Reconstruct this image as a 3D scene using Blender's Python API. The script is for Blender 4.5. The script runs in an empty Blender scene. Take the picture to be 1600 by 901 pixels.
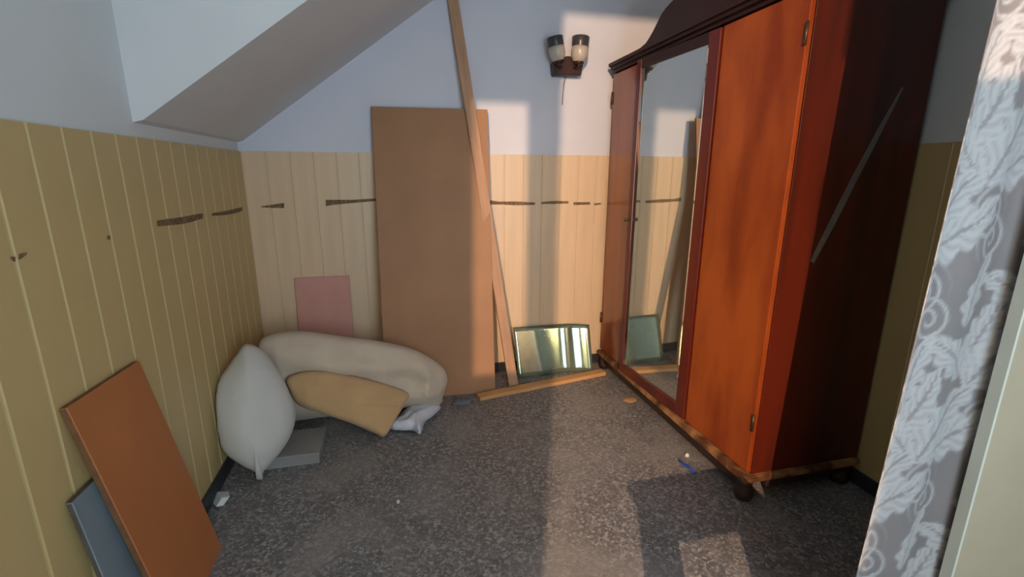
import bpy, bmesh, math, random
from mathutils import Vector, Matrix, noise
random.seed(7)
S = bpy.context.scene
C = S.collection
R = math.radians

# ------------------------------------------------------------------ camera
FPX = 740.0
EYE = Vector((0, 0, 1.3))
pi_, ya_, ro_ = R(13.78), R(13.7), R(0.17)
fw = Vector((math.sin(ya_)*math.cos(pi_), math.cos(ya_)*math.cos(pi_), -math.sin(pi_)))
rt = Vector((math.cos(ya_), -math.sin(ya_), 0))
up = rt.cross(fw)
rt = math.cos(ro_)*rt + math.sin(ro_)*up
up = rt.cross(fw)
cd = bpy.data.cameras.new('camera')
cd.sensor_width = 36.0
cd.lens = FPX/1600.0*36.0
cd.clip_start = 0.02
cam = bpy.data.objects.new('camera', cd)
C.objects.link(cam)
cam.matrix_world = Matrix(((rt.x, up.x, -fw.x, EYE.x), (rt.y, up.y, -fw.y, EYE.y), (rt.z, up.z, -fw.z, EYE.z), (0, 0, 0, 1)))
S.camera = cam

def ray(px): return rt*((px[0]-800)/FPX) + up*((450.5-px[1])/FPX) + fw
def onz(px, z=0.0):
    d = ray(px); return EYE + d*((z-EYE.z)/d.z)
def ony(px, y):
    d = ray(px); return EYE + d*(y/d.y)
def onx(px, x):
    d = ray(px); return EYE + d*(x/d.x)
def onpl(px, p0, n):
    d = ray(px); return EYE + d*((p0-EYE).dot(n)/d.dot(n))

# ------------------------------------------------------------------ light
S.view_settings.view_transform = 'Standard'
S.view_settings.look = 'None'
S.view_settings.gamma = 1.0
S.view_settings.use_curve_mapping = False
S.view_settings.exposure = 0.0
w = bpy.data.worlds.new('world'); S.world = w; w.use_nodes = True
w.node_tree.nodes['Background'].inputs[0].default_value = (0.62, 0.74, 0.9, 1)
w.node_tree.nodes['Background'].inputs[1].default_value = 1.0
LAMP = Vector((-1.263, -3.4, 2.65))            # bare warm bulb in the hall behind the camera
LAMP_POWER = 1380.0
BULB_R = 0.018
# cool daylight fill, set at an added, unseen window behind the camera
ad = bpy.data.lights.new('daylight_fill', 'AREA')
ad.shape = 'RECTANGLE'; ad.size = 1.1; ad.size_y = 1.66
ad.energy = 49.0; ad.color = (0.71, 0.88, 1.0)
al = bpy.data.objects.new('daylight_fill', ad); C.objects.link(al)
al.location = (0.81, -1.24, 1.24); al.rotation_euler = (R(90), 0, 0)

# ------------------------------------------------------------------ materials
MATS = {}
def nt(name):
    m = bpy.data.materials.new(name); m.use_nodes = True
    t = m.node_tree; b = t.nodes['Principled BSDF']
    return m, t, b
def mat(name, col, rough=0.6, var=0.12, scale=6.0, stretch=(1, 1, 1), bump=0.0, bscale=None, metal=0.0, col2=None, coat=0.0, spec=0.5, lo=0.35, hi=0.65, sheen=0.0):
    if name in MATS: return MATS[name]
    m, t, b = nt(name)
    tc = t.nodes.new('ShaderNodeTexCoord'); mp = t.nodes.new('ShaderNodeMapping')
    mp.inputs['Scale'].default_value = stretch
    t.links.new(tc.outputs['Object'], mp.inputs[0])
    n = t.nodes.new('ShaderNodeTexNoise'); n.inputs['Scale'].default_value = scale; n.inputs['Detail'].default_value = 5
    t.links.new(mp.outputs[0], n.inputs['Vector'])
    r = t.nodes.new('ShaderNodeValToRGB')
    c2 = col2 or tuple(c*(1-2*var) for c in col)
    r.color_ramp.elements[0].position = lo; r.color_ramp.elements[1].position = hi
    r.color_ramp.elements[0].color = (*c2, 1); r.color_ramp.elements[1].color = (*col, 1)
    t.links.new(n.outputs['Fac'], r.inputs[0]); t.links.new(r.outputs[0], b.inputs['Base Color'])
    b.inputs['Roughness'].default_value = rough; b.inputs['Metallic'].default_value = metal
    b.inputs['Coat Weight'].default_value = coat; b.inputs['Coat Roughness'].default_value = 0.12
    b.inputs['Specular IOR Level'].default_value = spec
    b.inputs['Sheen Weight'].default_value = sheen
    if bump:
        n2 = t.nodes.new('ShaderNodeTexNoise'); n2.inputs['Scale'].default_value = bscale or scale*4; n2.inputs['Detail'].default_value = 4
        t.links.new(mp.outputs[0], n2.inputs['Vector'])
        bp = t.nodes.new('ShaderNodeBump'); bp.inputs['Strength'].default_value = bump; bp.inputs['Distance'].default_value = 0.01
        t.links.new(n2.outputs['Fac'], bp.inputs['Height']); t.links.new(bp.outputs[0], b.inputs['Normal'])
    MATS[name] = m
    return m

def floor_mat():
    m, t, b = nt('terrazzo')
    tc = t.nodes.new('ShaderNodeTexCoord')
    v = t.nodes.new('ShaderNodeTexVoronoi'); v.inputs['Scale'].default_value = 110
    n0 = t.nodes.new('ShaderNodeTexNoise'); n0.inputs['Scale'].default_value = 60
    ad_ = t.nodes.new('ShaderNodeMixRGB'); ad_.blend_type = 'ADD'; ad_.inputs[0].default_value = 0.02
    t.links.new(tc.outputs['Object'], ad_.inputs[1]); t.links.new(n0.outputs['Color'], ad_.inputs[2])
    t.links.new(tc.outputs['Object'], n0.inputs['Vector'])
    t.links.new(ad_.outputs[0], v.inputs['Vector'])
    cr = t.nodes.new('ShaderNodeValToRGB')
    e = cr.color_ramp.elements
    e[0].position = 0.0; e[0].color = (0.060, 0.063, 0.070, 1)
    e[1].position = 1.0; e[1].color = (0.42, 0.40, 0.38, 1)
    for p, c in ((0.35, (0.10, 0.102, 0.108)), (0.6, (0.165, 0.164, 0.166)), (0.8, (0.25, 0.24, 0.232))):
        k = e.new(p); k.color = (*c, 1)
    sep = t.nodes.new('ShaderNodeSeparateColor')
    t.links.new(v.outputs['Color'], sep.inputs[0]); t.links.new(sep.outputs[0], cr.inputs[0])
    # dust
    n = t.nodes.new('ShaderNodeTexNoise'); n.inputs['Scale'].default_value = 2.6; n.inputs['Detail'].default_value = 7; n.inputs['Distortion'].default_value = 0.8
    t.links.new(tc.outputs['Object'], n.inputs['Vector'])
    dr = t.nodes.new('ShaderNodeValToRGB'); dr.color_ramp.elements[0].position = 0.45; dr.color_ramp.elements[1].position = 0.72
    dr.color_ramp.elements[0].color = (0.22, 0.22, 0.22, 1); dr.color_ramp.elements[1].color = (0.85, 0.85, 0.85, 1)
    t.links.new(n.outputs['Fac'], dr.inputs[0])
    mx = t.nodes.new('ShaderNodeMixRGB'); mx.inputs[2].default_value = (0.27, 0.26, 0.258, 1)
    t.links.new(dr.outputs[0], mx.inputs[0]); t.links.new(cr.outputs[0], mx.inputs[1])
    t.links.new(mx.outputs[0], b.inputs['Base Color'])
    b.inputs['Roughness'].default_value = 0.5
    b.inputs['Specular IOR Level'].default_value = 0.45
    bp = t.nodes.new('ShaderNodeBump'); bp.inputs['Strength'].default_value = 0.25; bp.inputs['Distance'].default_value = 0.002
    t.links.new(v.outputs['Distance'], bp.inputs['Height']); t.links.new(bp.outputs[0], b.inputs['Normal'])
    return m
M_FLOOR = floor_mat()
M_HALL = mat('hall_paint', (0.10, 0.13, 0.11), 0.8, 0.05, 3)
M_BLUEW = mat('plaster_blue', (0.66, 0.68, 0.77), 0.75, 0.03, 2.0, bump=0.04, bscale=40)
M_WHITE = mat('plaster', (0.66, 0.69, 0.70), 0.75, 0.03, 2.0, bump=0.04, bscale=40)
M_CEIL = mat('ceiling_plaster', (0.72, 0.73, 0.74), 0.8, 0.03, 2.0)
M_SOFFIT = mat('stair_plaster', (0.66, 0.68, 0.70), 0.75, 0.03, 2.0)
M_PL_L = mat('panel_ochre', (0.56, 0.415, 0.185), 0.42, 0.05, 3.0, (1, 1, 0.35))
M_PL_B = mat('panel_beige', (0.70, 0.525, 0.35), 0.35, 0.05, 5.0, (4, 4, 0.3))
M_JOINT = mat('panel_joint', (0.82, 0.70, 0.42), 0.6, 0.05)
M_JOINT_B = mat('panel_joint_pale', (0.62, 0.46, 0.27), 0.6, 0.05)
M_BASE = mat('baseboard_dark', (0.035, 0.036, 0.042), 0.45, 0.2, 9)
M_MARK = mat('glue_residue', (0.25, 0.16, 0.08), 0.85, 0.3, 60)
M_BOARD = mat('hardboard', (0.36, 0.185, 0.088), 0.62, 0.06, 4.0, bump=0.03, bscale=90)
M_EDGE = mat('board_edge', (0.20, 0.095, 0.04), 0.8, 0.15, 30)
M_LATH = mat('pine_lath', (0.47, 0.27, 0.155), 0.6, 0.10, 8, (6, 6, 0.6))
M_LUMB = mat('pine_batten', (0.62, 0.34, 0.14), 0.55, 0.08, 8, (0.6, 6, 6))
M_PINK = mat('pink_foam', (0.60, 0.30, 0.25), 0.7, 0.04, 8)
M_WSACK = mat('white_cotton', (0.56, 0.55, 0.515), 0.9, 0.04, 5, bump=0.18, bscale=9, sheen=0.2)
M_DUVET = mat('cream_quilt', (0.60, 0.50, 0.385), 0.9, 0.06, 6, bump=0.15, bscale=26, sheen=0.2)
M_TAN = mat('tan_wool', (0.56, 0.355, 0.175), 0.95, 0.06, 6, bump=0.15, bscale=50, sheen=0.2)
M_PLAS = mat('white_plastic', (0.66, 0.68, 0.74), 0.45, 0.05, 14, bump=0.3, bscale=22)
M_ORNG = mat('orange_board', (0.46, 0.155, 0.048), 0.5, 0.07, 3.5, (1, 1, 0.5))
M_GREYB = mat('grey_blue_board', (0.20, 0.25, 0.28), 0.5, 0.05, 4)
M_GEDGE = mat('grey_board_edge', (0.10, 0.09, 0.075), 0.7, 0.1, 20)
M_BOXG = mat('grey_carton', (0.29, 0.285, 0.275), 0.7, 0.08, 7)
M_PAPER = mat('paper_white', (0.72, 0.74, 0.72), 0.8, 0.04, 20)
M_BLUE = mat('blue_plastic', (0.02, 0.07, 0.48), 0.4, 0.05)
M_RAG = mat('grey_rag', (0.16, 0.165, 0.18), 0.95, 0.15, 12, bump=0.2)
M_CHIP = mat('wood_chip', (0.55, 0.40, 0.27), 0.8, 0.1)
WST = (7, 7, 0.5)
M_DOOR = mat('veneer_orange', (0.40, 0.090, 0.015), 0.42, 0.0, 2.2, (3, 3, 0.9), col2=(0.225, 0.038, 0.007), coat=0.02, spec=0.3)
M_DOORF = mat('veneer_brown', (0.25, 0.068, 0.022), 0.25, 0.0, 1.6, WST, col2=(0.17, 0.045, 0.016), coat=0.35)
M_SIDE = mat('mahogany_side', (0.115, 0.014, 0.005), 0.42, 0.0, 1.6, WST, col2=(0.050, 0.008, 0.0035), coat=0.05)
M_STILE = mat('mahogany_stile', (0.125, 0.016, 0.008), 0.3, 0.0, 1.6, WST, col2=(0.08, 0.010, 0.006), coat=0.3)
M_CORN = mat('cornice_dark', (0.030, 0.010, 0.007), 0.5, 0.1, 4, coat=0.05, spec=0.35)
M_PLINTH = mat('plinth_worn', (0.44, 0.23, 0.095), 0.65, 0.0, 9, (1, 1, 1), col2=(0.10, 0.038, 0.015), lo=0.42, hi=0.62)
M_FOOT = mat('foot_dark', (0.03, 0.016, 0.012), 0.5, 0.1)
M_BRASS = mat('dull_metal', (0.12, 0.085, 0.05), 0.4, 0.1, metal=0.7)
M_GLINT = mat('side_glint', (0.22, 0.21, 0.21), 0.5, 0.1, 30)
M_SCON = mat('sconce_wood', (0.040, 0.011, 0.006), 0.45, 0.1)
M_SHADE = mat('shade_cream', (0.50, 0.45, 0.385), 0.3, 0.05)
M_SHADE2 = mat('shade_smoke', (0.055, 0.053, 0.062), 0.3, 0.1)
M_BEIGE = mat('beige_paint', (0.38, 0.32, 0.22), 0.55, 0.04, 3)
M_JAMB = mat('jamb_white', (0.55, 0.56, 0.48), 0.45, 0.03, 3)
M_STOOL = mat('stool_wood', (0.30, 0.17, 0.08), 0.5, 0.1, 5)
M_CABLE = mat('cable_grey', (0.25, 0.25, 0.27), 0.6, 0.1)

def mirror_mat(name, col, rough, dirt=0.0, dcol=(0.3, 0.33, 0.28), dscale=3.0):
    m, t, b = nt(name)
    b.inputs['Base Color'].default_value = (*col, 1); b.inputs['Metallic'].default_value = 1.0
    b.inputs['Roughness'].default_value = rough
    if dirt:
        d = t.nodes.new('ShaderNodeBsdfDiffuse'); d.inputs[0].default_value = (*dcol, 1)
        tc = t.nodes.new('ShaderNodeTexCoord')
        n = t.nodes.new('ShaderNodeTexNoise'); n.inputs['Scale'].default_value = dscale; n.inputs['Detail'].default_value = 4
        t.links.new(tc.outputs['Object'], n.inputs['Vector'])
        mm = t.nodes.new('ShaderNodeMath'); mm.operation = 'MULTIPLY'; mm.inputs[1].default_value = dirt*2
        t.links.new(n.outputs['Fac'], mm.inputs[0])
        mx = t.nodes.new('ShaderNodeMixShader')
        t.links.new(mm.outputs[0], mx.inputs[0]); t.links.new(b.outputs[0], mx.inputs[1]); t.links.new(d.outputs[0], mx.inputs[2])
        t.links.new(mx.outputs[0], t.nodes['Material Output'].inputs[0])
    return m
M_MIRROR = mirror_mat('mirror', (0.76, 0.78, 0.74), 0.02, 0.07, (0.4, 0.38, 0.33))
M_GLASS = mirror_mat('green_pane', (0.40, 0.47, 0.38), 0.07, 0.42, (0.21, 0.26, 0.19), 5.0)
M_GEDG = mirror_mat('pane_edge', (0.75, 0.9, 0.82), 0.15, 0.3, (0.7, 0.85, 0.8))

def bulb_mat():
    m, t, b = nt('bulb_glow')
    b.inputs['Emission Color'].default_value = (1.0, 0.64, 0.40, 1)
    r = BULB_R
    # power = strength * pi * 4 pi r^2
    b.inputs['Emission Strength'].default_value = LAMP_POWER/(math.pi*4*math.pi*r*r)
    b.inputs['Base Color'].default_value = (0.9, 0.85, 0.7, 1)
    return m

# ------------------------------------------------------------------ helpers
def link(name, me, m, parent=None, smooth=False):
    o = bpy.data.objects.new(name, me); C.objects.link(o)
    if m:
        for k in (m if isinstance(m, (list, tuple)) else [m]): me.materials.append(k)
    if parent: o.parent = parent
    if smooth:
        for p in me.polygons: p.use_smooth = True
    return o
def bm_obj(name, bm, m, parent=None, smooth=False):
    bmesh.ops.recalc_face_normals(bm, faces=bm.faces)
    me = bpy.data.meshes.new(name); bm.to_mesh(me); bm.free()
    return link(name, me, m, parent, smooth)
def add_box(bm, a, b):
    xs, ys, zs = zip(a, b)
    x0, x1, y0, y1, z0, z1 = min(xs), max(xs), min(ys), max(ys), min(zs), max(zs)
    v = [bm.verts.new(p) for p in ((x0,y0,z0),(x1,y0,z0),(x1,y1,z0),(x0,y1,z0),(x0,y0,z1),(x1,y0,z1),(x1,y1,z1),(x0,y1,z1))]
    for f in ((0,3,2,1),(4,5,6,7),(0,1,5,4),(1,2,6,5),(2,3,7,6),(3,0,4,7)): bm.faces.new([v[i] for i in f])
    return v
def box(name, a, b, m, parent=None, bev=0.0, seg=2):
    bm = bmesh.new(); add_box(bm, a, b)
    if bev: bmesh.ops.bevel(bm, geom=bm.edges[:], offset=bev, segments=seg, profile=0.5, affect='EDGES')
    return bm_obj(name, bm, m, parent)
def boxes(name, lst, m, parent=None):
    bm = bmesh.new()
    for a, b in lst: add_box(bm, a, b)
    return bm_obj(name, bm, m, parent)
def slab(name, p, ux, uz, wdt, hgt, th, m, parent=None, bev=0.002, emat=None):
    """board: p = lower left corner of its front face, ux along width, uz along height; thickness goes away from the front."""
    ux = ux.normalized(); uz = (uz - ux*uz.dot(ux)).normalized(); n = ux.cross(uz)      # n = front normal
    bm = bmesh.new(); add_box(bm, (0, -th, 0), (wdt, 0, hgt))
    # local: x width, y outwards, z height
    if bev: bmesh.ops.bevel(bm, geom=bm.edges[:], offset=bev, segments=1, affect='EDGES')
    bmesh.ops.recalc_face_normals(bm, faces=bm.faces)
    if emat:
        for f in bm.faces:
            if abs(f.normal.y) < 0.7: f.material_index = 1
    me = bpy.data.meshes.new(name); bm.to_mesh(me); bm.free()
    o = link(name, me, [m, emat] if emat else m, parent)
    out = -ux.cross(uz) if False else uz.cross(ux)*-1
    o.matrix_world = Matrix(((ux.x, n.x*1, uz.x, p.x), (ux.y, n.y*1, uz.y, p.y), (ux.z, n.z*1, uz.z, p.z), (0, 0, 0, 1)))
    return o
def empty(name, loc):
    o = bpy.data.objects.new(name, None); o.empty_display_size = 0.1; C.objects.link(o); o.location = loc
    return o
def adopt(root):
    inv = Matrix.Translation(root.location).inverted()
    for c in root.children: c.matrix_parent_inverse = inv
def tag(o, label, cat, group=None):
    o['label'] = label; o['category'] = cat
    if group: o['group'] = group
    return o
def struct(o, label=None, cat=None):
    o['kind'] = 'structure'
    if label: o['label'] = label
    if cat: o['category'] = cat
    return o
def tube(name, pts, r, m, parent=None, n=8):
    bm = bmesh.new(); rings = []
    for i, p in enumerate(pts):
        p = Vector(p)
        d = (Vector(pts[min(i+1, len(pts)-1)]) - Vector(pts[max(i-1, 0)])).normalized()
        a = d.cross(Vector((0.31, 0.2, 0.93))).normalized(); b = d.cross(a)
        rr = r[i] if isinstance(r, (list, tuple)) else r
        rings.append([bm.verts.new(p + (a*math.cos(2*math.pi*k/n) + b*math.sin(2*math.pi*k/n))*rr) for k in range(n)])
    for i in range(len(rings)-1):
        for k in range(n): bm.faces.new((rings[i][k], rings[i][(k+1) % n], rings[i+1][(k+1) % n], rings[i+1][k]))
    bm.faces.new(rings[0]); bm.faces.new(rings[-1])
    return bm_obj(name, bm, m, parent, True)
def lathe(name, prof, m, mtx, parent=None, n=20, closed=False):
    bm = bmesh.new(); rings = []
    for r, z in prof:
        rings.append([bm.verts.new(mtx @ Vector((r*math.cos(2*math.pi*k/n), r*math.sin(2*math.pi*k/n), z))) for k in range(n)])
    for i in range(len(rings)-1):
        for k in range(n): bm.faces.new((rings[i][k], rings[i][(k+1) % n], rings[i+1][(k+1) % n], rings[i+1][k]))
    if closed: bm.faces.new(rings[0]); bm.faces.new(rings[-1])
    return bm_obj(name, bm, m, parent, True)
def smooth_loop(pts, n):
    out = []; k = len(pts)
    for i in range(k):
        p0, p1, p2, p3 = pts[i-1], pts[i], pts[(i+1) % k], pts[(i+2) % k]
        for j in range(n):
            t = j/n
            out.append(0.5*((2*p1) + (p2-p0)*t + (2*p0-5*p1+4*p2-p3)*t*t + (3*p1-p0-3*p2+p3)*t**3))
    return out
def inflate(name, outline, normal, tf, tb, m, axis=None, rings=10, sub=4, nz=0.01, nscale=6.0, power=0.5, seed=0.0, floor=0.004, fold=None, lim=None):
    """closed soft body over an outline (world points); bulges tf to the front and tb to the back."""
    L = smooth_loop(outline, sub); n = len(L)
    c = sum(L, Vector())/n
    if axis is None: axis = (c, c)
    A, B = axis; ab = B-A
    tg = []
    for p in L:
        t = 0 if ab.length < 1e-6 else max(0, min(1, (p-A).dot(ab)/ab.dot(ab)))
        tg.append(A + ab*t)
    bm = bmesh.new(); fr = []; bk = []
    for r in range(rings+1):
        s = r/rings; h = (1-(1-s)**2)**power
        rf = []; rb = []
        for i in range(n):
            p = L[i].lerp(tg[i], s*0.97)
            q = noise.noise(p*nscale + Vector((seed, 0, 0))) + 0.5*noise.noise(p*nscale*2.3 + Vector((0, seed, 0)))
            fo = fold(p)*s if fold else 0
            a = p + normal*(tf*h + nz*q*min(1, s*3) + fo)
            b = p - normal*(tb*h)
            for v_ in (a, b):
                v_.z = max(v_.z, floor)
                if lim: lim(v_)
            rf.append(bm.verts.new(a))
            rb.append(rf[-1] if r == 0 else bm.verts.new(b))
        fr.append(rf); bk.append(rb)
    for side in (fr, bk):
        for r in range(rings):
            for i in range(n):
                q = [side[r][i], side[r][(i+1) % n], side[r+1][(i+1) % n], side[r+1][i]]
                bm.faces.new(q)
        bm.faces.new(side[rings])
    bmesh.ops.remove_doubles(bm, verts=bm.verts, dist=1e-5)
    return bm_obj(name, bm, m, None, True)

# ------------------------------------------------------------------ the room
XL, YB, XR = -0.79, 2.90, 1.87          # faces of the panelling
PT = 1.405                              # top of the panelling
TH = 0.012
H = 2.9
YF = -1.10                              # wall behind the camera
struct(box('floor', (-2.25, -3.9, -0.06), (2.1, 3.1, 0.0), M_FLOOR), 'dark grey speckled terrazzo floor dulled by dust', 'floor')
struct(box('ceiling', (-2.25, -3.9, H), (2.1, 3.1, H+0.06), M_CEIL), 'flat white ceiling above the room', 'ceiling')
wl = struct(box('wall_left', (XL-TH-0.12, YF, 0), (XL-TH, YB+TH, H), M_WHITE), 'left wall, grey white plaster above ochre plank panelling', 'wall')
wb = struct(box('wall_back', (XL-TH-0.12, YB+TH, 0), (XR+TH+0.12, YB+TH+0.12, H), M_BLUEW), 'back wall, bluish white plaster above beige plank panelling', 'wall')
wr = struct(box('wall_right', (XR+TH, YF, 0), (XR+TH+0.12, YB+TH, H), M_WHITE), 'right wall behind wardrobe, white above plank panelling', 'wall')
# unseen wall behind the camera; door, transom, slit and window shaped for the light
X0, X1 = XL-TH, XR+TH
T2 = YF-0.05
WA, WC, ZA, ZC = 0.24, 1.38, 0.38, 2.10      # added window, bounds set for the cool fill
wf = [((-1.75, T2, 0), (-0.640, YF, H)), ((-0.640, T2, 0), (-0.51, YF, 1.68)), ((-0.640, T2, 2.31), (-0.51, YF, H)),
      ((-0.51, T2, 0), (-0.45, YF, H)), ((-0.45, T2, 2.49), (0.043, YF, H)),
      ((0.043, T2, 0), (0.15, YF, 2.00)), ((0.043, T2, 2.18), (0.15, YF, H)), ((0.15, T2, 0), (WA, YF, H)),
      ((WA, T2, 0), (WC, YF, ZA)), ((WA, T2, ZC), (WC, YF, H)), ((WC, T2, 0), (X1+0.12, YF, H))]
struct(boxes('wall_front', wf, M_WHITE), 'unseen wall behind the viewpoint, its openings shaped for the light', 'wall')
wh = [((-2.25, -3.9, 0), (-2.19, T2, H)), ((-2.19, -3.9, 0), (0.22, -3.84, H)), ((0.16, -3.84, 0), (0.22, T2, H)), ((-2.19, T2, 0), (-1.75, YF, H))]
struct(boxes('wall_hall', wh, M_HALL), 'hall walls beyond the doorway behind the viewpoint', 'wall')
y0_, y1_ = YF-0.04, YF-0.01
wi = struct(boxes('added_window', [((WA, y0_, ZA), (WA+0.04, y1_, ZC)), ((WC-0.04, y0_, ZA), (WC, y1_, ZC)), ((WA+0.04, y0_, ZA), (WC-0.04, y1_, ZA+0.04)),
            ((WA+0.04, y0_, ZC-0.04), (WC-0.04, y1_, ZC)), (((WA+WC)/2-0.015, y0_, ZA+0.04), ((WA+WC)/2+0.015, y1_, ZC-0.04))], M_JAMB), 'white frame of the unseen window added behind the viewpoint', 'window')

# plank panelling
def plank_mesh(wd, m, axis, b=0.003):
    """plank centred on its width, standing from z=0 to PT, front at 0"""
    bm = bmesh.new(); h = wd/2
    prof = [(-h, TH), (-h, b), (-h+b, 0), (h-b, 0), (h, b), (h, TH)]
    lo = []; hi = []
    for u, d in prof:
        if axis == 'L': p = (-d, u)
        elif axis == 'R': p = (d, u)
        else: p = (u, d)
        lo.append(bm.verts.new((*p, 0.0))); hi.append(bm.verts.new((*p, PT)))
    k = len(prof)
    for i in range(k): bm.faces.new((lo[i], lo[(i+1) % k], hi[(i+1) % k], hi[i]))
    bm.faces.new(lo); bm.faces.new(hi)
    bmesh.ops.recalc_face_normals(bm, faces=bm.faces)
    me = bpy.data.meshes.new('plank'); bm.to_mesh(me); bm.free(); me.materials.append(m)
    return me
PITCH, GAP = 0.1205, 0.0055
meL = plank_mesh(PITCH-GAP, M_PL_L, 'L')
meB = plank_mesh(PITCH-0.0018, M_PL_B, 'B', 0.0015)
meR = plank_mesh(PITCH-GAP, M_PL_L, 'R')
y = 1.333 + PITCH/2 - PITCH*10
nlast = None
while y + PITCH/2 < YB + 0.02:
    if y + PITCH/2 <= YB + 0.012:
        o = bpy.data.objects.new('plank', meL); C.objects.link(o); o.location = (XL, y, 0); o.parent = wl
    y += PITCH
box('joint_backing', (XL-TH, 0.12, 0.0), (XL-0.005, YB+TH-0.001, PT-0.002), M_JOINT, wl)
x = XL + 0.06
while x + PITCH/2 < XR + 0.03:
    o = bpy.data.objects.new('plank', meB); C.objects.link(o); o.location = (x, YB, 0); o.parent = wb
    x += PITCH
box('joint_backing', (XL-TH+0.001, YB+0.0025, 0.0), (XR+TH-0.001, YB+TH, PT-0.002), M_JOINT_B, wb)
y = 0.75
while y + PITCH/2 < YB:
    o = bpy.data.objects.new('plank', meR); C.objects.link(o); o.location = (XR, y, 0); o.parent = wr
    y += PITCH
box('joint_backing', (XR+0.005, 0.69, 0.0), (XR+TH, YB-0.001, PT-0.002), M_JOINT, wr)

# residue of the torn off rail
def strip_mark(parent, pts, wall):
    """pts: pixel, half height in px"""
    bm = bmesh.new(); top = []; bot = []
    for (px, py), hh in pts:
        for sgn, lst in ((-1, top), (1, bot)):
            q = (px, py+sgn*hh)
            p = onx(q, XL) if wall == 'L' else ony(q, YB)
            off = Vector((0.0025, 0, 0)) if wall == 'L' else Vector((0, -0.0025, 0))
            lst.append((bm.verts.new(p+off), bm.verts.new(p-off*1.5)))
    for i in range(len(pts)-1):
        for a, b in ((top, bot),):
            bm.faces.new((a[i][0], a[i+1][0], b[i+1][0], b[i][0]))
        bm.faces.new((top[i][0], top[i][1], top[i+1][1], top[i+1][0]))
        bm.faces.new((bot[i][0], bot[i+1][0], bot[i+1][1], bot[i][1]))
    for i in (0, -1): bm.faces.new((top[i][0], bot[i][0], bot[i][1], top[i][1]))
    o = bm_obj('glue_mark', bm, M_MARK, parent); o['label'] = 'dark residue strip of a torn off rail'
    return o
strip_mark(wl, [((245, 349), 4.5), ((262, 347), 5), ((284, 344.5), 5.5), ((300, 341), 5), ((316, 337), 4)], 'L')
strip_mark(wl, [((331, 335), 2), ((350, 333), 3), ((365, 330), 3.5), ((378, 326.5), 3)], 'L')
strip_mark(wl, [((16, 403), 2), ((22, 405), 3.5)], 'L')
strip_mark(wl, [((29, 401), 4), ((40, 396), 2)], 'L')
strip_mark(wl, [((167, 371), 3), ((171, 371), 3)], 'L')
strip_mark(wb, [((408, 323), 0.8), ((425, 322), 2.5), ((444, 321), 4)], 'B')
strip_mark(wb, [((509, 317), 5), ((520, 316), 4), ((550, 314.5), 2.5), ((592, 311.5), 2)], 'B')
strip_mark(wb, [((765, 316), 3.5), ((780, 317), 2.2), ((805, 317.5), 3), ((836, 318), 1.8)], 'B')
strip_mark(wb, [((846, 317), 1.6), ((866, 316), 2.4), ((888, 316), 1.8)], 'B')
strip_mark(wb, [((896, 318), 2.2), ((922, 317.5), 2.0)], 'B')
strip_mark(wb, [((928, 319), 1.6), ((939, 318), 1.2)], 'B')

struct(box('baseboard_back', (XL+0.012, YB-0.012, 0.0), (XR-0.013, YB, 0.065), M_BASE, bev=0.003), 'dark low skirting along the back wall', 'baseboard')
struct(box('baseboard_left', (XL, 0.2, 0.0), (XL+0.012, YB-0.0, 0.065), M_BASE, bev=0.003), 'dark low skirting along the left wall', 'baseboard')
struct(box('baseboard_right', (XR-0.012, 0.70, 0.0), (XR, YB, 0.065), M_BASE, bev=0.003), 'dark low skirting along the right wall', 'baseboard')

# underside of the stairs above
YS = 1.84; SL = 0.722; Z0 = 1.452
def soffit():
    bm = bmesh.new()
    xa = XL-TH; xb = xa + (H-Z0)/SL
    P = [(xa, Z0), (xa+0.03, Z0+0.008), (xb, H), (xa, H)]
    f = [bm.verts.new((x, YS, z)) for x, z in P]; b = [bm.verts.new((x, YB+TH, z)) for x, z in P]
    for i in range(4): bm.faces.new((f[i], f[(i+1) % 4], b[(i+1) % 4], b[i]))
    bm.faces.new(f); bm.faces.new(b)
    return bm_obj('ceiling_slope', bm, M_SOFFIT)
struct(soffit(), 'sloping plastered underside of a stair flight in the corner', 'stair soffit')

# partition stub beside the curtain
stub = struct(boxes('wall_stub', [((1.287, 0.680, 0), (XR+TH, 0.702, H))], M_BEIGE), 'beige painted wall end in the right foreground', 'wall')
box('jamb_face', (1.279, 0.679, 0), (1.2865, 0.703, H), M_JAMB, stub)

# ------------------------------------------------------------------ wardrobe
WX, WB = 1.31, 1.858
W0, W1 = 1.39, 2.828
wd = empty('wardrobe', ((WX+WB)/2, (W0+W1)/2, 0))
tag(wd, 'large three door mahogany wardrobe with tall mirror and curved dark crest', 'wardrobe')
def wp(name, a, b, m, bev=0.002, par=None):
    return box(name, a, b, m, par or wd, bev)
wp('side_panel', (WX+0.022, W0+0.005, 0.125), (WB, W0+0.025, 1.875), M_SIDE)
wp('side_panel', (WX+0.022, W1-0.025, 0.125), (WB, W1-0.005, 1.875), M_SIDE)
wp('back_panel', (WB-0.008, W0+0.026, 0.13), (WB, W1-0.026, 1.87), M_CORN)
wp('bottom_panel', (WX+0.03, W0+0.026, 0.126), (WB-0.01, W1-0.026, 0.145), M_CORN)
wp('top_panel', (WX+0.022, W0+0.026, 1.855), (WB-0.01, W1-0.026, 1.874), M_CORN)
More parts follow.
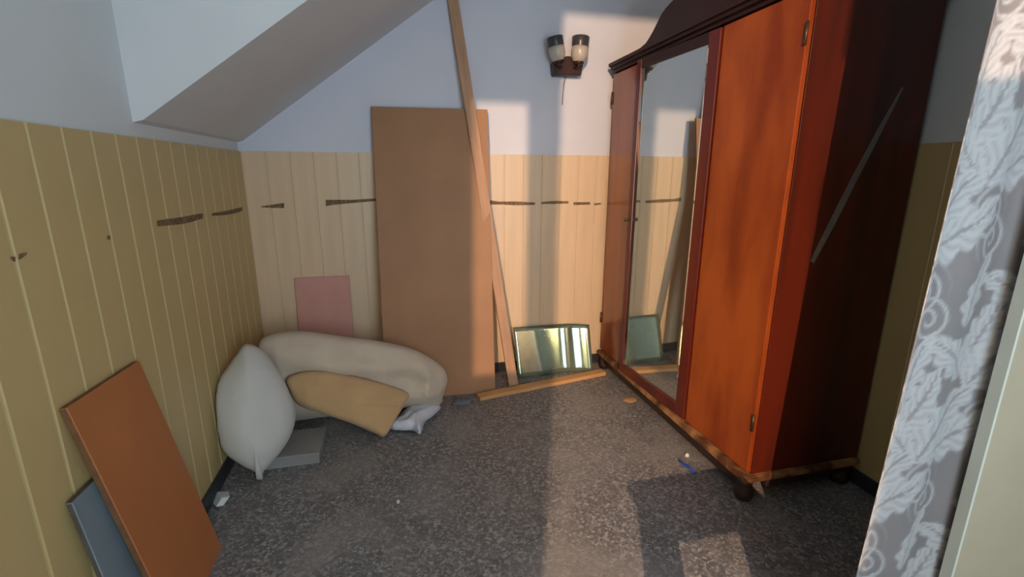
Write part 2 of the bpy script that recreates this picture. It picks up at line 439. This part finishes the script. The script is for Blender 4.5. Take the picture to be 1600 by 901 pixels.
# doors (front faces at WX)
dn = wp('door', (WX, 1.397, 0.135), (WX+0.02, 1.822, 1.868), M_DOOR, 0.003); dn['label'] = 'orange veneered door nearest the viewer'
df = wp('door', (WX, 2.455, 0.135), (WX+0.02, 2.820, 1.868), M_DOORF, 0.003); df['label'] = 'glossy brown door nearest the back wall'
dm = wp('mirror_door', (WX+0.006, 1.826, 0.135), (WX+0.02, 2.451, 1.868), M_STILE); dm['label'] = 'door with tall mirror in dark frame'
for a, b in (((1.827, 0.136), (1.893, 1.866)), ((2.410, 0.136), (2.450, 1.866))):
    box('frame_stile', (WX-0.010, a[0], a[1]), (WX+0.0055, b[0], b[1]), M_STILE, dm, 0.004)
for a, b in (((1.8935, 0.136), (2.4095, 0.192)), ((1.8935, 1.822), (2.4095, 1.866))):
    box('frame_rail', (WX-0.010, a[0], a[1]), (WX+0.0055, b[0], b[1]), M_STILE if a[1] < 1 else M_CORN, dm, 0.004)
mg = box('mirror_glass', (WX+0.0005, 1.894, 0.193), (WX+0.005, 2.409, 1.821), M_MIRROR, dm, 0); mg['label'] = 'tall mirror glass'
def bevel_strip(y0, y1, z0, z1, tilt):
    bm = bmesh.new()
    v = [bm.verts.new(p) for p in ((WX+0.0002, y0, z0), (WX+0.0002-tilt, y1, z0), (WX+0.0002-tilt, y1, z1), (WX+0.0002, y0, z1))]
    bm.faces.new(v)
    r = bmesh.ops.extrude_face_region(bm, geom=bm.faces[:])
    for q in r['geom']:
        if isinstance(q, bmesh.types.BMVert): q.co.x += 0.0006
    return bm_obj('mirror_bevel', bm, M_MIRROR, dm)
bevel_strip(2.390, 2.409, 0.193, 1.821, 0.0045)
bevel_strip(1.910, 1.8945, 0.193, 1.821, 0.0035)
# keyhole plates, knob, hinges
for yy in (2.432,):
    box('lock_plate', (WX-0.013, yy-0.009, 0.99), (WX-0.0105, yy+0.009, 1.07), M_BRASS, dm, 0.001)
    lathe('knob', [(0.004, 0), (0.004, 0.012), (0.010, 0.016), (0.011, 0.022), (0.006, 0.028), (0.001, 0.029)], M_BRASS, Matrix.Translation((WX-0.013, yy, 1.045)) @ Matrix.Rotation(R(-90), 4, 'Y'), dm, 10)
for z in (0.32, 1.70):
    tube('hinge', [(WX-0.004, 1.396, z), (WX-0.004, 1.396, z+0.07)], 0.005, M_BRASS, dn, 8)
    tube('hinge', [(WX-0.004, 2.822, z), (WX-0.004, 2.822, z+0.07)], 0.005, M_BRASS, df, 8)
# base moulding and feet
pl = bmesh.new(); add_box(pl, (WX-0.022, W0-0.014, 0.095), (WB, W1+0.0, 0.124))
bmesh.ops.bevel(pl, geom=pl.edges[:], offset=0.006, segments=2, affect='EDGES')
bp_ = bm_obj('base_moulding', pl, M_PLINTH, wd); bp_['label'] = 'worn base moulding, varnish rubbed to pale wood'
wp('plinth_rail', (WX+0.0, W0+0.02, 0.045), (WX+0.02, W1-0.02, 0.094), M_FOOT, 0.003)
wp('plinth_rail', (WX+0.10, W0+0.004, 0.055), (WB-0.02, W0+0.022, 0.094), M_FOOT, 0.003)
for yy in (W0+0.028, W1-0.04):
    for xx in (WX+0.018, WB-0.05):
        lathe('foot', [(0.020, 0), (0.032, 0.006), (0.038, 0.03), (0.034, 0.055), (0.026, 0.07), (0.036, 0.094)], M_FOOT, Matrix.Translation((xx, yy, 0)), wd, 14, True)
# cornice: three stepped mouldings, then the crest
def cornice():
    bm = bmesh.new()
    add_box(bm, (WX-0.006, W0-0.004, 1.8755), (WB, W1, 1.892))
    add_box(bm, (WX-0.022, W0-0.014, 1.892), (WB, W1, 1.908))
    add_box(bm, (WX-0.034, W0-0.022, 1.908), (WB, W1+0.0, 1.926))
    return bm_obj('cornice', bm, M_CORN, wd)
cornice()
def crest():
    bm = bmesh.new(); yc, hw = 2.06, 0.41
    prof = []
    for i in range(25):
        u = -1 + 2*i/24; a = abs(u)
        if a > 0.86: z = 1.9265 + 0.012*(1-a)/0.14
        elif a > 0.60: t = (0.86-a)/0.26; z = 1.9385 + 0.050*(3*t*t-2*t**3)
        else: z = 1.9885 + 0.085*math.sqrt(max(0, 1-(a/0.60)**2))
        prof.append((yc+u*hw, z))
    for xa, xb, dz in ((WX-0.028, WX-0.004, 0.0), (WX-0.034, WX-0.028, -0.022)):
        f = [(y, max(1.9265, z+dz)) for y, z in prof]
        A = [bm.verts.new((xa, y, z)) for y, z in f]; B = [bm.verts.new((xb, y, z)) for y, z in f]
        A0 = [bm.verts.new((xa, y, 1.9262)) for y, z in f]; B0 = [bm.verts.new((xb, y, 1.9262)) for y, z in f]
        for i in range(len(f)-1):
            bm.faces.new((A[i], A[i+1], B[i+1], B[i])); bm.faces.new((A0[i], A0[i+1], A[i+1], A[i])); bm.faces.new((B[i], B[i+1], B0[i+1], B0[i]))
            bm.faces.new((A0[i], B0[i], B0[i+1], A0[i+1]))
        for i in (0, -1): bm.faces.new((A[i], B[i], B0[i], A0[i]))
    o = bm_obj('crest', bm, M_CORN, wd); o['label'] = 'dark arched crest board on the cornice'
crest()
# reflection on the glossy near side, painted as a thin grey strip
def side_glint():
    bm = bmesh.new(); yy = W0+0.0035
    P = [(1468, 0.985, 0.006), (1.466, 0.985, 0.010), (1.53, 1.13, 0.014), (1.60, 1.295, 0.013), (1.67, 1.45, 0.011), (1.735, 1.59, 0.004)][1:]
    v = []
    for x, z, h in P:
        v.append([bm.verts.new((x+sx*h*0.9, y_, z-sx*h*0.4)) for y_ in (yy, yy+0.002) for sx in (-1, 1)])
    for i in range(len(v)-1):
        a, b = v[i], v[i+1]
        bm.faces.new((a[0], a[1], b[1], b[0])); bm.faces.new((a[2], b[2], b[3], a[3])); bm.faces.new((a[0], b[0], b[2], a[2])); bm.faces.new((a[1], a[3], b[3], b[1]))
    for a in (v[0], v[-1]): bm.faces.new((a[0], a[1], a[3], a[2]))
    o = bm_obj('side_glint', bm, M_GLINT, wd); o['label'] = 'pale grey diagonal reflection painted on the dark side'
side_glint()
adopt(wd)
hp = Matrix.Translation((WX+0.0, 1.826, 0)); dm.matrix_basis = hp @ Matrix.Rotation(R(3.2), 4, 'Z') @ hp.inverted()

# ------------------------------------------------------------------ boards and battens at the back wall
# tall brown board
pbl = Vector((-0.112, 2.632, 0.001)); pbr = Vector((0.532, 2.600, 0.001)); ptl = Vector((-0.093, 2.872, 1.650))
tb = slab('tall_board', pbl, pbr-pbl, ptl-pbl, (pbr-pbl).length, (ptl-pbl).length, 0.016, M_BOARD, None, 0.0015, M_EDGE)
tag(tb, 'tall plain brown hardboard panel leaning on the back wall', 'board')
# pink board
ppl = Vector((-0.590, 2.845, 0.001)); ppr = Vector((-0.290, 2.845, 0.001)); ppt = Vector((-0.594, 2.886, 0.702))
pk = slab('pink_board', ppl, ppr-ppl, ppt-ppl, 0.302, 0.704, 0.012, M_PINK, None, 0.0015)
tag(pk, 'small pink board standing between the quilt and back wall', 'board')
# lath
la = Vector((0.628, 2.640, 0.002)); lb = Vector((0.690, 2.640, 0.002)); lt = Vector((0.332, 2.884, 2.250))
ld = (lt-la).normalized(); lx = (lb-la) - ld*(lb-la).dot(ld)
lh = slab('wooden_lath', la, lx, ld, 0.060, (lt-la).length, 0.022, M_LATH, None, 0.002)
tag(lh, 'long narrow wooden lath leaning in front of the brown board', 'lath')
# batten on the floor
b0 = Vector((0.420, 2.500, 0.001)); b1 = Vector((1.290, 2.668, 0.001))
d = (b1-b0); 
bt = slab('floor_batten', b0, d, Vector((0, 0, 1)), d.length, 0.024, 0.062, M_LUMB, None, 0.002)
tag(bt, 'pale pine batten lying on the floor up to the wardrobe', 'batten')
# green pane: a dull mirror leaning on the skirting
def pane():
    bm = bmesh.new(); nx, nz = 24, 10; fr = []; bk = []
    for j in range(nz+1):
        rf = []; rb = []
        for i in range(nx+1):
            u = i/nx; t = j/nz; h = (0.315 - 0.012*u)*t
            x = 0.716 - 0.012*t + (0.522-0.012*(1-t))*u
            yv = 2.748 + 0.040*u - 0.060*max(0, u-0.6)**2/0.16 + h*0.345
            rf.append(bm.verts.new((x, yv, 0.002+h))); rb.append(bm.verts.new((x, yv+0.005, 0.002+h)))
        fr.append(rf); bk.append(rb)
    for j in range(nz):
        for i in range(nx):
            bm.faces.new((fr[j][i], fr[j][i+1], fr[j+1][i+1], fr[j+1][i])); bm.faces.new((bk[j][i], bk[j+1][i], bk[j+1][i+1], bk[j][i+1]))
    k0 = len(bm.faces)
    for i in range(nx):
        for j in (0, nz): bm.faces.new((fr[j][i], fr[j][i+1], bk[j][i+1], bk[j][i])).material_index = 1
    for j in range(nz):
        for i in (0, nx): bm.faces.new((fr[j][i], fr[j+1][i], bk[j+1][i], bk[j][i])).material_index = 1
    o = bm_obj('glass_pane', bm, [M_GLASS, M_GEDG])
    for p in o.data.polygons: p.use_smooth = p.material_index == 0
    return o
gp = pane()
tag(gp, 'greenish shiny pane leaning against the back wall behind the batten', 'glass pane')

# ------------------------------------------------------------------ sconce
sc = empty('wall_sconce', (1.03, YB+TH, 1.90)); tag(sc, 'double wall lamp with two upright shades on a brown wooden base', 'wall lamp')
def sconce_base():
    bm = bmesh.new()
    P = [(0.945, 1.853), (1.112, 1.858), (1.124, 1.925), (1.075, 1.948), (1.030, 1.962), (0.985, 1.948), (0.936, 1.925)]
    f = [bm.verts.new((x, 2.845, z)) for x, z in P]; b = [bm.verts.new((x, YB+TH-0.001, z)) for x, z in P]
    k = len(P)
    for i in range(k): bm.faces.new((f[i], f[(i+1) % k], b[(i+1) % k], b[i]))
    bm.faces.new(f); bm.faces.new(b)
    bmesh.ops.bevel(bm, geom=bm.edges[:], offset=0.005, segments=2, affect='EDGES')
    return bm_obj('base', bm, M_SCON, sc)
sconce_base()
for cx, ang, k in ((0.958, -12, 0.94), (1.083, 3, 1.0)):
    tube('arm', [(cx*0.6+1.03*0.4, 2.86, 1.90), (cx*0.8+1.03*0.2, 2.825, 1.895), (cx, 2.815, 1.90), (cx, 2.815, 1.925)], 0.008, M_SCON, sc, 8)
    T = Matrix.Translation((cx, 2.815, 1.920)) @ Matrix.Rotation(R(ang), 4, 'Y') @ Matrix.Scale(k, 4)
    lathe('shade_holder', [(0.004, -0.012), (0.026, -0.008), (0.030, 0.004), (0.022, 0.008)], M_SCON, T, sc, 16, True)
    sh = lathe('shade', [(0.022, 0.0), (0.040, 0.012), (0.050, 0.038), (0.051, 0.065), (0.048, 0.084), (0.045, 0.084), (0.047, 0.06), (0.036, 0.014), (0.02, 0.006)], M_SHADE, T, sc, 20)
    lathe('shade_rim', [(0.0485, 0.084), (0.0495, 0.105), (0.051, 0.135), (0.047, 0.139), (0.045, 0.105), (0.045, 0.085), (0.0485, 0.084)], M_SHADE2, T, sh, 20)
    lathe('bulb', [(0.012, 0.01), (0.014, 0.04), (0.024, 0.07), (0.020, 0.09), (0.002, 0.10)], M_SHADE, T, sc, 12)
tube('cable', [(1.035, 2.898, 1.858), (1.025, 2.899, 1.82), (1.022, 2.905, 1.76), (1.020, 2.908, 1.70)], 0.003, M_CABLE, sc, 6)
adopt(sc)
for ch in sc.children:
    pass

# ------------------------------------------------------------------ bedding in the corner
def lim_wall(v):
    v.x = max(v.x, XL+0.014); v.y = min(v.y, YB-0.014)
# plane of the tan blanket over the quilt
tp = onz((600, 682), 0.004)
pA = Vector((-0.50, 2.33, 0.27)); pB = Vector((0.05, 2.36, 0.17))
tn = (pB-pA).cross(tp-pA).normalized()
if tn.y > 0: tn = -tn
def lim_quilt(v):
    lim_wall(v)
    if v.x > -0.14: v.y = min(v.y, 2.606 + 0.14*v.z)
    d = (v-tp).dot(tn); k = max(0, min(1, (0.30-v.z)/0.06))*max(0, min(1, (0.12-v.x)/0.06))
    if d > -0.022: v -= tn*((d+0.022)*k)
    v.z = max(v.z, 0.004)
# cream quilt roll
def P2(lst, y): return [ony(p, y) for p in lst]
QY = 2.50
q = P2([(404, 545), (420, 524), (470, 517), (540, 526), (600, 534), (650, 547), (688, 570), (699, 590), (694, 612), (684, 636)], QY)
q += [Vector((0.06, QY, 0.01)), Vector((-0.20, QY, 0.01)), Vector((-0.45, QY, 0.01)), Vector((-0.66, QY, 0.01)), Vector((-0.735, QY, 0.12))]
qn = Vector((0.05, -0.93, 0.36)).normalized()
def q_fold(p): return 0.020*noise.noise(Vector((p.x*5, 2.0, p.z*16))) + 0.012*noise.noise(Vector((p.x*14, 5.0, p.z*9))) + 0.012*math.sin(9*p.x + 14*p.z) + 0.010*math.sin(26*p.x - 9*p.z) - 0.03*math.exp(-((p.z-0.24+0.18*(p.x+0.3))/0.035)**2)
qu = inflate('quilt', q, qn, 0.15, 0.15, M_DUVET, (Vector((-0.62, QY, 0.20)), Vector((0.08, QY, 0.12))), 14, 6, 0.026, 8.0, 0.5, 3.0, fold=q_fold, lim=lim_quilt)
tag(qu, 'long cream quilt bundled in the corner under the stair slope', 'quilt')
to = [onpl(p, tp, tn) for p in [(448, 590), (480, 579), (520, 581), (575, 592), (635, 612), (634, 628), (618, 655), (601, 682), (585, 677), (545, 660), (500, 645), (466, 632), (452, 610)]]
# tan blanket over its front
def t_fold(p): return 0.012*math.sin(16*p.x + 10*p.z) + 0.014*noise.noise(Vector((p.x*18, 1.0, p.z*7)))
tk = inflate('tan_blanket', to, tn, 0.050, 0.012, M_TAN, (to[0].lerp(to[11], 0.5).lerp(tp, 0.25), to[4].lerp(tp, 0.35)), 10, 6, 0.012, 9.0, 0.35, 8.0, fold=t_fold)
tag(tk, 'tan folded blanket hanging over the front of the quilt', 'blanket')
# white plastic bag peeping out beneath
bo = [onz(p, 0.02) for p in [(608, 668), (622, 652), (640, 638), (664, 632), (690, 635), (676, 650), (664, 660), (657, 678), (645, 672), (628, 672)]]
bg = inflate('plastic_bag', bo, Vector((0, -0.35, 0.94)).normalized(), 0.06, 0.015, M_PLAS, None, 8, 5, 0.02, 16.0, 0.5, 2.0)
tag(bg, 'crumpled white plastic bag under the end of the quilt', 'bag')
# white sack standing at the left wall
pn = Vector((0.22, -0.90, 0.36)).normalized(); p0 = onz((405, 748), 0.008)
so = [onpl(p, p0, pn) for p in [(385, 537), (412, 548), (434, 578), (452, 612), (462, 645), (456, 676), (440, 704), (420, 727), (411, 738), (410, 749), (401, 749), (399, 738), (378, 727), (350, 706), (336, 672), (328, 630), (334, 604), (352, 578), (370, 553)]]
def s_fold(p): return 0.006*math.sin(30*p.x - 8*p.z)
sk = inflate('pillow', so, pn, 0.095, 0.055, M_WSACK, (so[0].lerp(p0, 0.36), so[0].lerp(p0, 0.66)), 12, 5, 0.008, 9.0, 0.62, 5.0, fold=s_fold, lim=lim_wall)
tag(sk, 'plump white pillow standing on its corner at the left wall', 'pillow')
# grey carton behind the pillow
cb = empty('flat_carton', (-0.52, 2.22, 0)); tag(cb, 'flat grey carton on the floor behind the white pillow', 'carton')
box('body', (-0.640, 2.075, 0.001), (-0.400, 2.300, 0.045), M_BOXG, cb, 0.002)
box('lid', (-0.644, 2.071, 0.0455), (-0.396, 2.304, 0.058), M_BOXG, cb, 0.002)
adopt(cb)

# ------------------------------------------------------------------ boards at the left wall
def quad_board(name, bl, br, tr, tl, th, m, em):
    bm = bmesh.new(); f = [Vector(p) for p in (bl, br, tr, tl)]
    n = (f[1]-f[0]).cross(f[3]-f[0]).normalized()
    if n.x < 0: n = -n
    F = [bm.verts.new(p) for p in f]; B = [bm.verts.new(Vector((*(p-n*th).xy, max(0.001, (p-n*th).z)))) for p in f]
    bm.faces.new(F); bm.faces.new(B)
    for i in range(4): bm.faces.new((F[i], F[(i+1) % 4], B[(i+1) % 4], B[i])).material_index = 1
    bmesh.ops.bevel(bm, geom=bm.edges[:], offset=0.002, segments=1, affect='EDGES')
    return bm_obj(name, bm, [m, em])
ob = quad_board('leaning_board', (-0.664, 1.272, 0.002), (-0.664, 1.621, 0.002), (-0.771, 1.554, 0.749), (-0.771, 1.224, 0.763), 0.018, M_ORNG, M_EDGE)
tag(ob, 'orange brown board leaning on the left wall in the foreground', 'board')
gb = quad_board('grey_board', (-0.722, 1.190, 0.002), (-0.722, 1.390, 0.002), (-0.768, 1.360, 0.545), (-0.768, 1.166, 0.550), 0.014, M_GREYB, M_GEDGE)
tag(gb, 'grey blue board standing behind the orange brown board', 'board')

# ------------------------------------------------------------------ litter
def scrap(name, px, rx, ry, h, m, label, cat, seed, rot=0.0, group=None):
    c = onz(px, 0.0); out = []
    for k in range(9):
        a = 2*math.pi*k/9; r = 1 + 0.35*noise.noise(Vector((k*1.7, seed, 0)))
        x_, y_ = rx*r*math.cos(a), ry*r*math.sin(a)
        out.append(Vector((c.x + x_*math.cos(rot) - y_*math.sin(rot), c.y + x_*math.sin(rot) + y_*math.cos(rot), 0.003)))
    o = inflate(name, out, Vector((0, 0, 1)), h, 0.0, m, None, 4, 2, h*0.5, 60.0, 0.4, seed, floor=0.001)
    return tag(o, label, cat, group)
def paper():
    bm = bmesh.new(); P = [(333, 786, 0.002), (339, 768, 0.014), (357, 767, 0.004), (359, 775, 0.012), (349, 789, 0.003), (338, 791, 0.009), (346, 778, 0.022)]
    v = [bm.verts.new(onz(p[:2], p[2])) for p in P]
    for k in range(6): bm.faces.new((v[k], v[(k+1) % 6], v[6]))
    r = bmesh.ops.extrude_face_region(bm, geom=bm.faces[:])
    for q in r['geom']:
        if isinstance(q, bmesh.types.BMVert): q.co.z -= 0.0014
    return tag(bm_obj('paper_scrap', bm, M_PAPER), 'crumpled white paper scrap beside the orange brown board', 'paper')
paper()
scrap('plaster_crumb', (622, 785), 0.007, 0.011, 0.008, M_PAPER, 'tiny white crumb in the middle of the dark floor', 'crumb', 2.0)
scrap('plaster_crumb', (1073, 713), 0.011, 0.012, 0.012, M_PAPER, 'small white crumb beside the blue strip', 'crumb', 3.0)
scrap('dusty_rag', (722, 630), 0.060, 0.035, 0.022, M_RAG, 'dusty grey rag on the floor at the batten end', 'rag', 4.0)
scrap('wood_chip', (688, 628), 0.020, 0.010, 0.010, M_CHIP, 'pale wood chip at the right end of the quilt', 'wood chip', 5.0)
scrap('sawdust_patch', (985, 625), 0.045, 0.030, 0.003, M_LUMB, 'flat orange wood sliver on the floor before the mirror', 'wood chip', 6.0)
pe = [onz((1061, 719), 0.006), onz((1070, 726), 0.006), onz((1078, 730), 0.007), onz((1085, 739), 0.006)]
bs = tube('blue_strip', pe, [0.005, 0.0065, 0.0065, 0.005], M_BLUE, None, 8)
tag(bs, 'short bright blue plastic strip on the floor by the wardrobe', 'plastic strip')

# ------------------------------------------------------------------ curtain
def leaf(u, v, cx, cy, L, Wd, ang, curl):
    """acanthus like leaf: returns 0..1 ink"""
    x, y_ = u-cx, v-cy
    c, s = math.cos(ang), math.sin(ang)
    a, b = x*c + y_*s, -x*s + y_*c
    t = a/L
    if t < 0 or t > 1.0: return 0
    b -= curl*L*t*t
    wdt = Wd*(math.sin(math.pi*min(1, t**0.75))**0.8)*(0.62 + 0.38*abs(math.sin(t*math.pi*4.2 + (0.5 if b > 0 else 0))))
    e = abs(b)/max(wdt, 1e-4)
    if e > 1: return 0
    vein = abs(math.sin((t*1.0 - e*0.28)*math.pi*7))
    ink = 0.55 + 0.45*vein
    if e < 0.10: ink = 0.25
    return ink*min(1, (1-e)*6)
def scroll(u, v, cx, cy, r0, turn, sgn):
    x, y_ = (u-cx)*sgn, v-cy
    r = math.hypot(x, y_)
    if r > r0 or r < 0.004: return 0
    a = math.atan2(y_, x) + turn
    k = (a/(2*math.pi) + r/(r0*0.42)) % 1.0
    return max(0, 1-abs(k-0.5)*4.2)*min(1, (r0-r)/r0*5)
def ink(u, v):
    tile_u, tile_v = 0.40, 0.46
    k = 0
    for du, dv in ((0, 0), (0.5, 0.5), (0.27, 0.24), (0.77, 0.72)):
        uu = (u + du*tile_u) % tile_u; vv = (v + dv*tile_v) % tile_v
        for ou in (0, -tile_u, tile_u):
            for ov in (0, -tile_v, tile_v):
                a, b = uu+ou, vv+ov
                if not (-0.12 < a < tile_u+0.12 and -0.12 < b < tile_v+0.12): continue
                k = max(k, leaf(a, b, 0.10, 0.05, 0.17, 0.055, 1.15, -0.25), leaf(a, b, 0.12, 0.06, 0.15, 0.045, 0.25, 0.35),
                        leaf(a, b, 0.08, 0.07, 0.13, 0.040, 2.25, 0.3), leaf(a, b, 0.16, 0.21, 0.13, 0.042, 0.9, 0.3),
                        leaf(a, b, 0.05, 0.16, 0.12, 0.036, 1.7, -0.4),
                        scroll(a, b, 0.24, 0.12, 0.05, 0.6, 1), scroll(a, b, 0.06, 0.30, 0.045, 2.0, -1))
    return k
def curtain():
    x0, x1, z0, z1 = 1.045, 1.52, 0.015, 2.25
    nx, nz_ = 96, 400
    vs = []; cols = []
    for j in range(nz_+1):
        t = j/nz_; z = z0 + (z1-z0)*t
        for i in range(nx+1):
            s = i/nx; x = x0 + (x1-x0)*s
            amp = 0.022*(1-0.35*t)
            yv = 0.73 + 0.012*math.sin(2*math.pi*3.1*s) + amp*0.5*math.sin(2*math.pi*1.35*s)
            xx = x + (0.0387*(z-0.343) + 0.005*math.sin(5*t))*(1-s)
            vs.append((xx, yv, z)); cols.append(ink(s*0.40 + 0.02, z*0.72 + 0.05))
    fs = [(j*(nx+1)+i, j*(nx+1)+i+1, (j+1)*(nx+1)+i+1, (j+1)*(nx+1)+i) for j in range(nz_) for i in range(nx)]
    me = bpy.data.meshes.new('curtain'); me.from_pydata(vs, [], fs); me.update()
    at = me.color_attributes.new('print', 'FLOAT_COLOR', 'POINT')
    for k, c in enumerate(cols): at.data[k].color = (c, c, c, 1)
    m, t, b = nt('curtain_print')
    an = t.nodes.new('ShaderNodeAttribute'); an.attribute_name = 'print'
    n = t.nodes.new('ShaderNodeTexNoise'); n.inputs['Scale'].default_value = 7
    tc = t.nodes.new('ShaderNodeTexCoord'); t.links.new(tc.outputs['Object'], n.inputs['Vector'])
    gr = t.nodes.new('ShaderNodeMixRGB'); gr.inputs[1].default_value = (0.13, 0.13, 0.125, 1); gr.inputs[2].default_value = (0.185, 0.155, 0.16, 1)
    t.links.new(n.outputs['Fac'], gr.inputs[0])
    mx = t.nodes.new('ShaderNodeMixRGB'); mx.inputs[2].default_value = (0.36, 0.36, 0.365, 1)
    t.links.new(an.outputs['Fac'], mx.inputs[0]); t.links.new(gr.outputs[0], mx.inputs[1]); t.links.new(mx.outputs[0], b.inputs['Base Color'])
    b.inputs['Roughness'].default_value = 0.6; b.inputs['Sheen Weight'].default_value = 0.15
    me.materials.append(m)
    o = bpy.data.objects.new('curtain', me); C.objects.link(o)
    for p in me.polygons: p.use_smooth = True
    sm = o.modifiers.new('thickness', 'SOLIDIFY'); sm.thickness = 0.0025
    cr = empty('curtain_set', (1.25, 0.73, 0.0)); o.name = 'fabric'; o.parent = cr
    tube('rod', [(1.0, 0.73, 2.27), (1.70, 0.73, 2.27)], 0.011, M_BRASS, cr, 10)
    adopt(cr); cr.name = 'curtain'
    tag(cr, 'grey curtain with white scrolling leaf print in the right foreground', 'curtain')
curtain()

# ------------------------------------------------------------------ things out of view behind and below the camera
hl = empty('hanging_bulb', LAMP); tag(hl, 'bare warm bulb hanging in the hall behind the viewpoint', 'lamp')
lathe('bulb', [(BULB_R*math.sin(math.pi*k/12)+0.0005, -BULB_R*math.cos(math.pi*k/12)) for k in range(13)], bulb_mat(), Matrix.Translation(LAMP), hl, 18, True)
tube('cord', [LAMP+Vector((0, 0, 0.06)), Vector((LAMP.x, LAMP.y, H))], 0.004, M_CABLE, hl, 6)
tube('socket', [LAMP+Vector((0, 0, BULB_R+0.001)), LAMP+Vector((0, 0, 0.06))], 0.014, M_CORN, hl, 10)
adopt(hl)
st = empty('shadow_stool', (0.62, 0.38, 0)); tag(st, 'unseen wooden stool added below the lower picture edge for its shadow', 'stool')  # added out of view to cast the dark shape on the floor
box('seat', (0.42, 0.26, 0.565), (0.82, 0.50, 0.595), M_STOOL, st, 0.006)
for xx in (0.455, 0.785):
    box('side_panel', (xx-0.025, 0.30, 0), (xx+0.025, 0.46, 0.565), M_STOOL, st, 0.003)
adopt(st)
